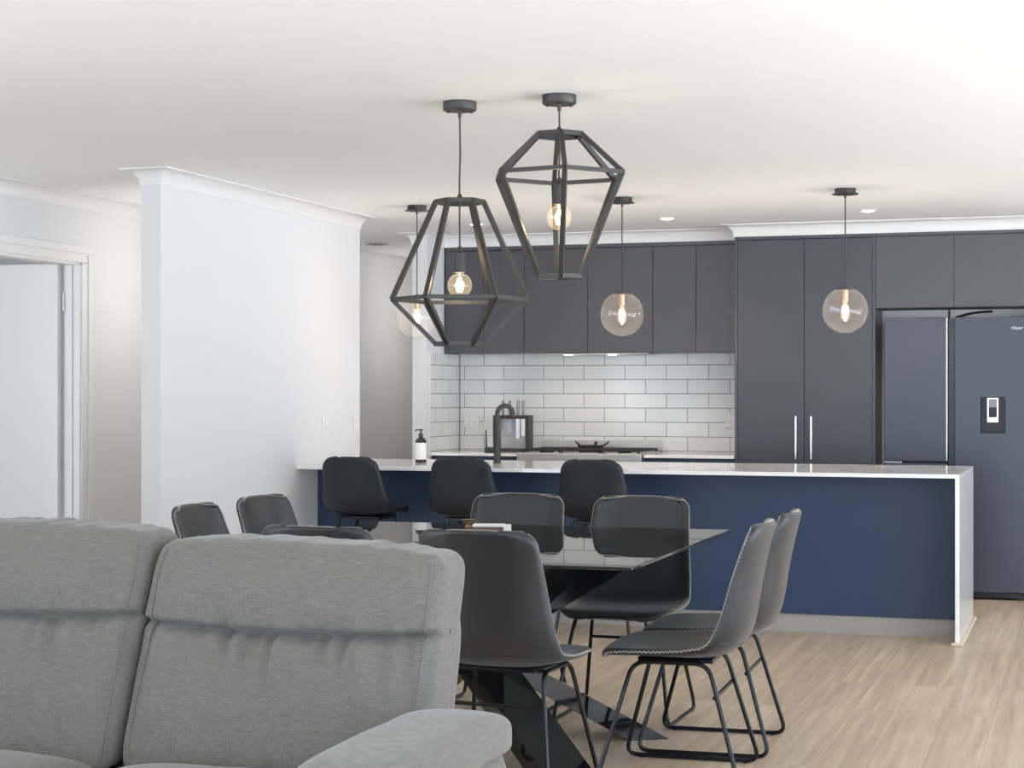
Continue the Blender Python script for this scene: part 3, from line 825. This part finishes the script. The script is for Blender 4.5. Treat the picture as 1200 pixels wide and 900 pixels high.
class Shell:
    """bucket of seat and back in one curved sheet; local -y is the front"""
    def __init__(self, prof, width, lift, push, corner, thick, nv=56, nu=24):
        fine = catmull([(0, y, z) for y, z in prof], 600)
        P = []
        for i in range(nv + 1):       # rows crowd together towards both ends so the corners round cleanly
            t_ = i / nv; t_ = t_ - .82 * math.sin(2 * PI * t_) / (2 * PI)
            P.append(fine[round(t_ * 600)])
        s = [0.0]
        for a, b in zip(P[:-1], P[1:]): s.append(s[-1] + (b - a).length)
        T = s[-1]
        self.top, self.bot, self.nu, self.nv = [], [], nu, nv
        grid = []
        for i, p in enumerate(P):
            f = s[i] / T
            w = lerp_table(width, f)
            e = min(s[i], T - s[i])
            c0 = corner[0] if s[i] < T / 2 else corner[1]
            if e < c0: w = w - c0 + math.sqrt(max(0, c0 * c0 - (c0 - e) ** 2))
            row = []
            for j in range(nu + 1):
                u = -1 + 2 * j / nu
                u = math.copysign(abs(u) ** .85, u)
                q = u * u * (.4 + .6 * u * u)
                row.append(Vector((u * w, p.y - lerp_table(push, f) * q, p.z + lerp_table(lift, f) * q)))
            grid.append(row)
        self.grid = grid; self.norm = []
        for i in range(nv + 1):
            row = []
            for j in range(nu + 1):
                a = grid[min(i + 1, nv)][j] - grid[max(i - 1, 0)][j]
                b = grid[i][min(j + 1, nu)] - grid[i][max(j - 1, 0)]
                row.append(b.cross(a).normalized())
            self.norm.append(row)
        self.thick = thick
        # make the normals point to the sitter (up on the seat)
        if self.norm[6][nu // 2].z < 0:
            self.norm = [[-n for n in r] for r in self.norm]
    def mesh(self):
        mb = MB(); bm = mb.bm; nu, nv, t = self.nu, self.nv, self.thick
        A = [[bm.verts.new(self.grid[i][j] + self.norm[i][j] * t * .5) for j in range(nu + 1)] for i in range(nv + 1)]
        B = [[bm.verts.new(self.grid[i][j] - self.norm[i][j] * t * .5) for j in range(nu + 1)] for i in range(nv + 1)]
        for i in range(nv):
            for j in range(nu):
                bm.faces.new((A[i][j], A[i][j + 1], A[i + 1][j + 1], A[i + 1][j]))
                bm.faces.new((B[i][j], B[i + 1][j], B[i + 1][j + 1], B[i][j + 1]))
        idx = self.outline_idx()
        Mid = {}
        for (i, j), o in zip(idx, self.outward(idx)):
            Mid[(i, j)] = bm.verts.new(self.grid[i][j] + o * t * .35)
        for k in range(len(idx)):
            a, b = idx[k], idx[(k + 1) % len(idx)]
            bm.faces.new((A[a[0]][a[1]], A[b[0]][b[1]], Mid[b], Mid[a]))
            bm.faces.new((Mid[a], Mid[b], B[b[0]][b[1]], B[a[0]][a[1]]))
        return mb
    def outline_idx(self):
        nu, nv = self.nu, self.nv
        return [(0, j) for j in range(nu)] + [(i, nu) for i in range(nv)] + [(nv, j) for j in range(nu, 0, -1)] + [(i, 0) for i in range(nv, 0, -1)]
    def outward(self, idx):
        out = []
        for k, (i, j) in enumerate(idx):
            a = self.grid[idx[k - 1][0]][idx[k - 1][1]]; b = self.grid[idx[(k + 1) % len(idx)][0]][idx[(k + 1) % len(idx)][1]]
            out.append(((b - a).cross(self.norm[i][j])).normalized())
        cen = sum((self.grid[i][j] for i, j in idx), Vector()) / len(idx)
        k = len(idx) // 8
        i, j = idx[len(self.grid[0]) // 2]
        if out[len(self.grid[0]) // 2].dot(Vector((0, -1, 0))) < 0: out = [-o for o in out]
        return out
    def stitches(self, pitch, amp, rad):
        idx = self.outline_idx(); outs = self.outward(idx)
        pts = [(self.grid[i][j] + o * self.thick * .36, self.norm[i][j], o) for (i, j), o in zip(idx, outs)]
        pts.append(pts[0])
        mb = MB(); side = 1; prev = None; acc = 0.0
        for (p, n, o), (q, n2, o2) in zip(pts[:-1], pts[1:]):
            d = (q - p).length; k = acc
            while k < d:
                t = k / d; c = p.lerp(q, t); nn = n.lerp(n2, t); oo = o.lerp(o2, t)
                v = c + nn * amp * side + oo * rad * .6
                if prev is not None and (v - prev).length < pitch * 4: mb.tube([prev, v], rad, 4)
                prev = v; side = -side; k += pitch
            acc = k - d
        return mb

def make_chair(label, loc, rz):
    t = thing('dining_chair', label, 'chair', loc, rz, 'dining chairs around the glass table')
    sh = Shell([(-.245, .432), (-.215, .447), (-.12, .445), (0, .437), (.10, .434), (.175, .446), (.228, .488), (.252, .56), (.268, .66), (.287, .76), (.309, .853), (.316, .879)],
               [(0, .222), (.2, .236), (.42, .238), (.55, .232), (.8, .212), (1, .198)],
               [(0, -.004), (.2, .012), (.42, .03), (.55, .018), (.75, .0), (.94, -.002), (1, -.004)],
               [(0, -.012), (.25, 0), (.42, .04), (.56, .075), (.8, .055), (1, .034)],
               (.085, .042), .024)
    s = sh.mesh().build('seat_shell', M['leather'], t, True, 60)
    sh.stitches(.0075, .0038, .001).build('edge_stitching', M['stitch'], s)
    # seam low on the back
    for f in (.53,):
        i = int(f * sh.nv)
        pts = [sh.grid[i][j] - sh.norm[i][j] * (.012 + .0005) for j in range(1, sh.nu)]
        MB().tube(pts, .0022, 6).build('back_seam', M['leather'], s, True)
    for sx in (-1, 1):
        pts = [(sx * .175, -.13, .412), (sx * .175, .13, .412), (sx * .238, .245, .009), (sx * .238, -.245, .009)]
        P = [Vector(p) for p in pts]
        w = MB(); w.tube(smooth_path(P, .05, 6, True), .008, 10, loop=True)
        fr_ = w.build('side_frame', M['frame'], t, True)
        w = MB()
        for y in (-.19, .19): w.lathe([(0, 0), (.007, 0), (.007, .006), (0, .006)], c=(sx * .238, y, -.0005), n=10)
        w.build('glide', M['dark'], fr_)
    MB().tube([(-.19, .153, .30), (.19, .153, .30)], .007, 10).build('rear_crossbar', M['frame'], t, True)
    w = MB()
    for y in (-.1, .1): w.tube([(-.175, y, .412), (.175, y, .412)], .007, 8)
    w.box(-.15, .15, -.12, .14, .409, .424, .004)
    w.build('seat_support', M['frame'], t)
    return t

TOP_Z = .755
chair = make_chair('dark grey dining chair with its back to the camera, just right of the sofa', (-1.872, 5.755, 0), math.radians(180 - 4))
for x, y, a, lab in (
    (-2.445, 5.75, 178, 'dark grey dining chair hidden behind the sofa except for its top edge'),
    (-2.385, 7.19, -1, 'dark grey dining chair facing the camera across the table, the left of two'),
    (-1.823, 7.16, -.5, 'dark grey dining chair facing the camera across the table, the right of two'),
    (-1.365, 6.135, -88, 'dark grey dining chair at the table right end, nearest the camera, seen in profile'),
    (-1.36, 6.69, -88, 'dark grey dining chair at the table right end, behind the other profile chair'),
    (-3.09, 6.37, 92, 'dark grey dining chair at the left end of the table, leftmost above the sofa'),
    (-3.10, 6.95, 84, 'dark grey dining chair at the left end of the table, nearer the kitchen island')):
    dup(chair, (x, y, 0), math.radians(a), lab)

# bar stools
def make_stool(label, loc, rz):
    t = thing('bar_stool', label, 'stool', loc, rz, 'bar stools along the island')
    sh = Shell([(-.2, .645), (-.17, .655), (-.08, .652), (.02, .645), (.10, .645), (.165, .662), (.198, .71), (.212, .78), (.222, .86), (.232, .93), (.236, .957)],
               [(0, .185), (.2, .203), (.4, .212), (.55, .208), (.8, .178), (1, .158)],
               [(0, -.004), (.2, .01), (.42, .035), (.55, .02), (.8, .0), (.94, -.004), (1, -.008)],
               [(0, -.01), (.25, 0), (.42, .05), (.56, .08), (.8, .04), (.93, .022), (1, .02)],
               (.08, .045), .032)
    s = sh.mesh().build('seat_shell', M['stool'], t, True, 60)
    i = int(.50 * sh.nv)
    MB().tube([sh.grid[i][j] - sh.norm[i][j] * .0175 for j in range(1, sh.nu)], .002, 6).build('back_seam', M['stool'], s, True)
    MB().box(-.13, .13, -.12, .12, .606, .628, .004).build('seat_support', M['frame'], t)
    for sx in (-1, 1):
        for sy in (-1, 1):
            MB().tube([(sx * .12, sy * .11, .615), (sx * .21, sy * .2, .0)], [.012, .009], 10).build('leg', M['frame'], t, True)
    k = .7
    q = [(sx * (.12 + .09 * k), sy * (.11 + .09 * k), .615 * (1 - k)) for sx, sy in ((-1, -1), (1, -1), (1, 1), (-1, 1))]
    w = MB()
    for a, b in zip(q, q[1:] + q[:1]): w.tube([a, b], .008, 8)
    w.build('foot_rail', M['frame'], t)
    return t
st = make_stool('charcoal bar stool nearest the white left wall', (-3.97, 9.57, 0), math.radians(180 - 4))
dup(st, (-3.325, 9.58, 0), math.radians(180), 'charcoal bar stool in front of the soap bottle, middle of the three')
dup(st, (-2.575, 9.58, 0), math.radians(180), 'charcoal bar stool in front of the range cooker, rightmost of the three')

# ------------------------------------------------------------------ dining table
TC = Vector((-2.235, 6.58, 0))
tb = thing('dining_table', 'square smoked glass dining table on crossed gloss black legs', 'table', TC)
HX, HY = .80, .85
MB().box(-HX, HX, -HY, HY, TOP_Z - .012, TOP_Z, .003).build('glass_top', M['table_glass'], tb)
def table_leg(fx, fy, tx, ty, wd, th):
    a, b = Vector((fx, fy, 0.0)), Vector((tx, ty, TOP_Z - .0125))
    d = (b - a); h = Vector((d.x, d.y, 0)).normalized(); s = Vector((-h.y, h.x, 0))
    k = th / (d.z / d.length)            # horizontal length of the slanted end cut
    w = MB()
    rings = []
    for p in (a, b):
        rings.append(w.ring([p + s * wd / 2 + h * k / 2, p - s * wd / 2 + h * k / 2, p - s * wd / 2 - h * k / 2, p + s * wd / 2 - h * k / 2]))
    w.skin(rings)
    return w.build('leg', M['gloss_black'], tb)
cx, cy = 0.0, -.17
for fx, fy in ((.58, .36), (.50, -.46), (-.58, -.36), (-.50, .46)):
    table_leg(cx + fx, cy + fy, cx - fx * .98, cy - fy * .98, .19, .075)
w = MB()
for fx, fy in ((.58, .36), (.50, -.46), (-.58, -.36), (-.50, .46)):
    w.lathe([(0, TOP_Z - .0126), (.05, TOP_Z - .0126), (.05, TOP_Z - .0122), (0, TOP_Z - .0122)], c=(cx - fx, cy - fy, 0), n=20)
w.bm.free()

bx = thing('small_box', 'small brown box with a white lid on the glass table', 'box', (-2.345, 6.95, TOP_Z), math.radians(14))
MB().box(-.062, .062, -.045, .045, 0, .028, .001).build('box_base', M['card'], bx)
MB().box(-.064, .064, -.047, .047, .0285, .036, .001).build('lid', M['paper'], bx)
MB().box(.0625, .09, -.04, .04, 0, .034, .001).build('end_sleeve', M['paper'], bx)
w = MB(); w.lathe([(0, 0), (.014, 0), (.016, .003), (.008, .012), (.02, .024), (.028, .036), (.026, .036), (.017, .026), (0, .02)], n=20)
tag(w.build('trinket_dish', M['brass'], smooth=True, loc=(-2.52, 7.2, TOP_Z)), 'tiny brown footed dish on the glass table behind the small box', 'dish')

# ------------------------------------------------------------------ sofa
SX0, SX1 = -3.02, -1.395            # inside of the arms
sofa = thing('sofa', 'grey fabric two-seat recliner sofa in the foreground', 'sofa', (-2.2, 3.5, 0))
OX, OY = -2.2, 3.5
def rounded_block(n, half, p, fn):
    """cube grid of n x n per face pushed to a rounded block, then shaped by fn(x,y,z in -1..1, point)"""
    mb = MB(); bm = mb.bm; cache = {}
    def vert(v):
        key = tuple(round(c, 5) for c in v)
        if key in cache: return cache[key]
        m = max(abs(c) for c in v); pn = sum(abs(c) ** p for c in v) ** (1 / p)
        q = [c * m / pn for c in v]
        cache[key] = bm.verts.new(fn(v, Vector((q[0] * half[0], q[1] * half[1], q[2] * half[2]))))
        return cache[key]
    nn = n if isinstance(n, tuple) else (n, n, n)
    for ax in range(3):
        o = [a for a in range(3) if a != ax]
        for sgn in (-1, 1):
            n0, n1 = nn[o[0]], nn[o[1]]
            for i in range(n0):
                for j in range(n1):
                    vs = []
                    for di, dj in ((0, 0), (1, 0), (1, 1), (0, 1)):
                        v = [0, 0, 0]; v[ax] = sgn
                        v[o[0]] = -1 + 2 * (i + di) / n0; v[o[1]] = -1 + 2 * (j + dj) / n1
                        vs.append(vert(v))
                    try: bm.faces.new(vs)
                    except ValueError: pass
    return mb
LEAN = .38
def back_cushion(xa, xb, seed, z_lo, z_hi, seam, tilt):
    hx, hz = (xb - xa) / 2, (z_hi - z_lo) / 2
    xc, zc = (xa + xb) / 2, (z_hi + z_lo) / 2
    def fn(v, p):
        x, z = p.x, p.z
        X = x / hx
        y = p.y
        zz = z + zc
        if y < 0:       # the front face: pillowed halves either side of the seam, gathers running away from it
            sz = seam + .018 * X * X - .012
            d = zz - sz
            hh = (zz - z_lo) / (sz - z_lo) if d < 0 else (z_hi - zz) / (z_hi - sz)
            bul = .045 * (1 - X ** 4) * math.sin(min(1, max(0, hh)) * PI) ** .6 if 0 < hh < 1 else 0
            y -= bul
            y += .03 * math.exp(-(d / .012) ** 2) if d < 0 else .03 * math.exp(-(d / .007) ** 2)
            if d > 0: y -= .014 * math.exp(-d / .05)
            g = noise.noise(Vector((x * 24 + seed * 7, d * 1.5, seed)))
            g2 = noise.noise(Vector((x * 44 + d * 9 + seed * 3, d * 2.0, seed + 5)))
            if d < 0: amp = .028 * math.exp(d / .12) * min(1, -d / .012)
            else: amp = .010 * math.exp(-d / .07) * min(1, d / .012)
            y += amp * (g * 1.5 + g2 * .8)
            y += .0045 * noise.noise(Vector((x * 7 + d * 5, d * 6, seed + 2)))
        # gathers over the top edge
        tp = max(0, (zz - (z_hi - .09)) / .09)
        gw = noise.noise(Vector((x * 30 + seed, 1.7, seed + 3)))
        z += tp * .006 * gw
        if y < 0: y += tp * .010 * gw
        z += -.012 * X * X * max(0, v[2]) + tilt * X * max(0, v[2])
        return Vector((x + xc - OX, y + 3.965 + LEAN * (z + zc - z_hi) - OY, z + zc))
    HD = .085
    cu_ = rounded_block((84, 14, 72), (hx, HD, hz), 13, fn).build('back_cushion', M['fabric'], sofa, True, 180)
    def edge(X):
        pts = []
        for i in range(61):
            z = -.97 + 1.94 * i / 60; v = (X, -1, z)
            pn = sum(abs(c) ** 13 for c in v) ** (1 / 13)
            pts.append(fn(v, Vector((X / pn * hx, -HD / pn, z / pn * hz))) + Vector((0, -.001, 0)))
        return pts
    for X in (-.965, .965):
        MB().tube(edge(X), .0028, 6).build('edge_piping', M['fabric'], cu_, True)
back_cushion(-2.158, SX1 - .012, 1.3, .44, .977, .782, -.010)
back_cushion(-2.905, -2.166, 4.1, .44, 1.008, .80, -.004)
def seat_cushion(xa, xb, seed):
    hx = (xb - xa) / 2; xc = (xa + xb) / 2
    def fn(v, p):
        z = p.z; X = p.x / hx; Y = p.y / .36
        if z > 0: z += .035 * max(0, (1 - X ** 4)) * max(0, (1 - Y ** 4)) + .003 * noise.noise(Vector((p.x * 9, p.y * 9, seed)))
        return Vector((p.x + xc - OX, p.y + 3.36 - OY, z + .37))
    return rounded_block((30, 30, 12), (hx, .36, .1), 7, fn).build('seat_cushion', M['fabric'], sofa, True, 180)
seat_cushion(-2.158, SX1 - .006, 2.2); seat_cushion(-2.905, -2.166, 6.2)
# arms: panel below a puffed pad that droops at the far end
def arm(xa, xb, seed):
    xc = (xa + xb) / 2; hx = (xb - xa) / 2
    def pad(v, p):
        Y = p.y / .45
        z = p.z
        if z > 0: z *= 1.25 - .45 * max(0, Y) ** 3
        else: z *= .5
        z += .003 * noise.noise(Vector((p.x * 14, p.y * 8, seed)))
        z -= .02 * max(0, Y) ** 4
        return Vector((p.x * (1 - .06 * max(0, Y) ** 2) + xc - OX, p.y + 3.33 - OY, z + .585))
    pd = rounded_block((16, 36, 12), (hx, .45, .062), 5, pad).build('arm_pad', M['fabric'], sofa, True, 180)
    def panel(v, p):
        b = .01 * (1 - (p.z / .25) ** 2)
        return Vector((p.x * (1 + b / hx) + xc - OX, p.y + 3.31 - OY, p.z + .31 + .003 * noise.noise(Vector((p.y * 12, p.z * 12, seed)))))
    rounded_block((10, 24, 16), (hx - .018, .42, .26), 10, panel).build('arm_panel', M['fabric'], sofa, True, 180)
    return pd
arm(SX1 + .002, -1.185, 1.0); arm(-3.14, -2.912, 3.0)
def backf(v, p):
    z = p.z + .44
    return Vector((p.x - 2.19 - OX, p.y + 4.06 + LEAN * (z - .86) * .9 - OY, z))
rounded_block((40, 8, 24), (.745, .10, .42), 10, backf).build('back_frame', M['fabric'], sofa, True, 180)
MB().box(-2.905 - OX, SX1 - .005 - OX, 3.05 - OY, 3.9 - OY, .06, .26, .02).build('base', M['fabric'], sofa)
for x in (-3.0, -1.3):
    for y in (3.0, 3.6):
        MB().box(x - .03 - OX, x + .03 - OX, y - .03 - OY, y + .03 - OY, 0, .06, .004).build('foot', M['dark'], sofa)

# ------------------------------------------------------------------ light, camera
wd = bpy.data.worlds.new('daylight'); S.world = wd; wd.use_nodes = True
nt = wd.node_tree
bg = nt.nodes['Background']
# overcast sky above, lower half made brighter to throw light onto the ceiling
tc = N(nt, 'ShaderNodeTexCoord'); sp_ = N(nt, 'ShaderNodeSeparateXYZ'); rmp = N(nt, 'ShaderNodeValToRGB')
nt.links.new(tc.outputs['Generated'], sp_.inputs[0])
mr = N(nt, 'ShaderNodeMapRange'); mr.inputs['From Min'].default_value = -1; nt.links.new(sp_.outputs['Z'], mr.inputs['Value'])
nt.links.new(mr.outputs['Result'], rmp.inputs['Fac']); nt.links.new(rmp.outputs['Color'], bg.inputs['Color'])
e = rmp.color_ramp.elements
e[0].position = .42; e[0].color = (.91, 1.02, 1.15, 1)
e[1].position = .52; e[1].color = (.36, .43, .52, 1)
bg.inputs['Strength'].default_value = 7.5

cam = bpy.data.cameras.new('camera'); co = bpy.data.objects.new('camera', cam); COL.objects.link(co)
co.location = (0, 0, 1.33)
co.rotation_euler = (PI / 2, 0, math.radians(17.9))
cam.sensor_width = 36; cam.lens = 2100 / 1200 * 36; cam.shift_y = 10 / 1200
S.camera = co
vs = S.view_settings
vs.view_transform = 'Standard'; vs.look = 'None'; vs.gamma = 1.0; vs.use_curve_mapping = False
vs.exposure = 0.32
S.cycles.use_denoising = True
S.cycles.max_bounces = 14; S.cycles.diffuse_bounces = 8; S.cycles.transparent_max_bounces = 16
S.cycles.sample_clamp_indirect = 8
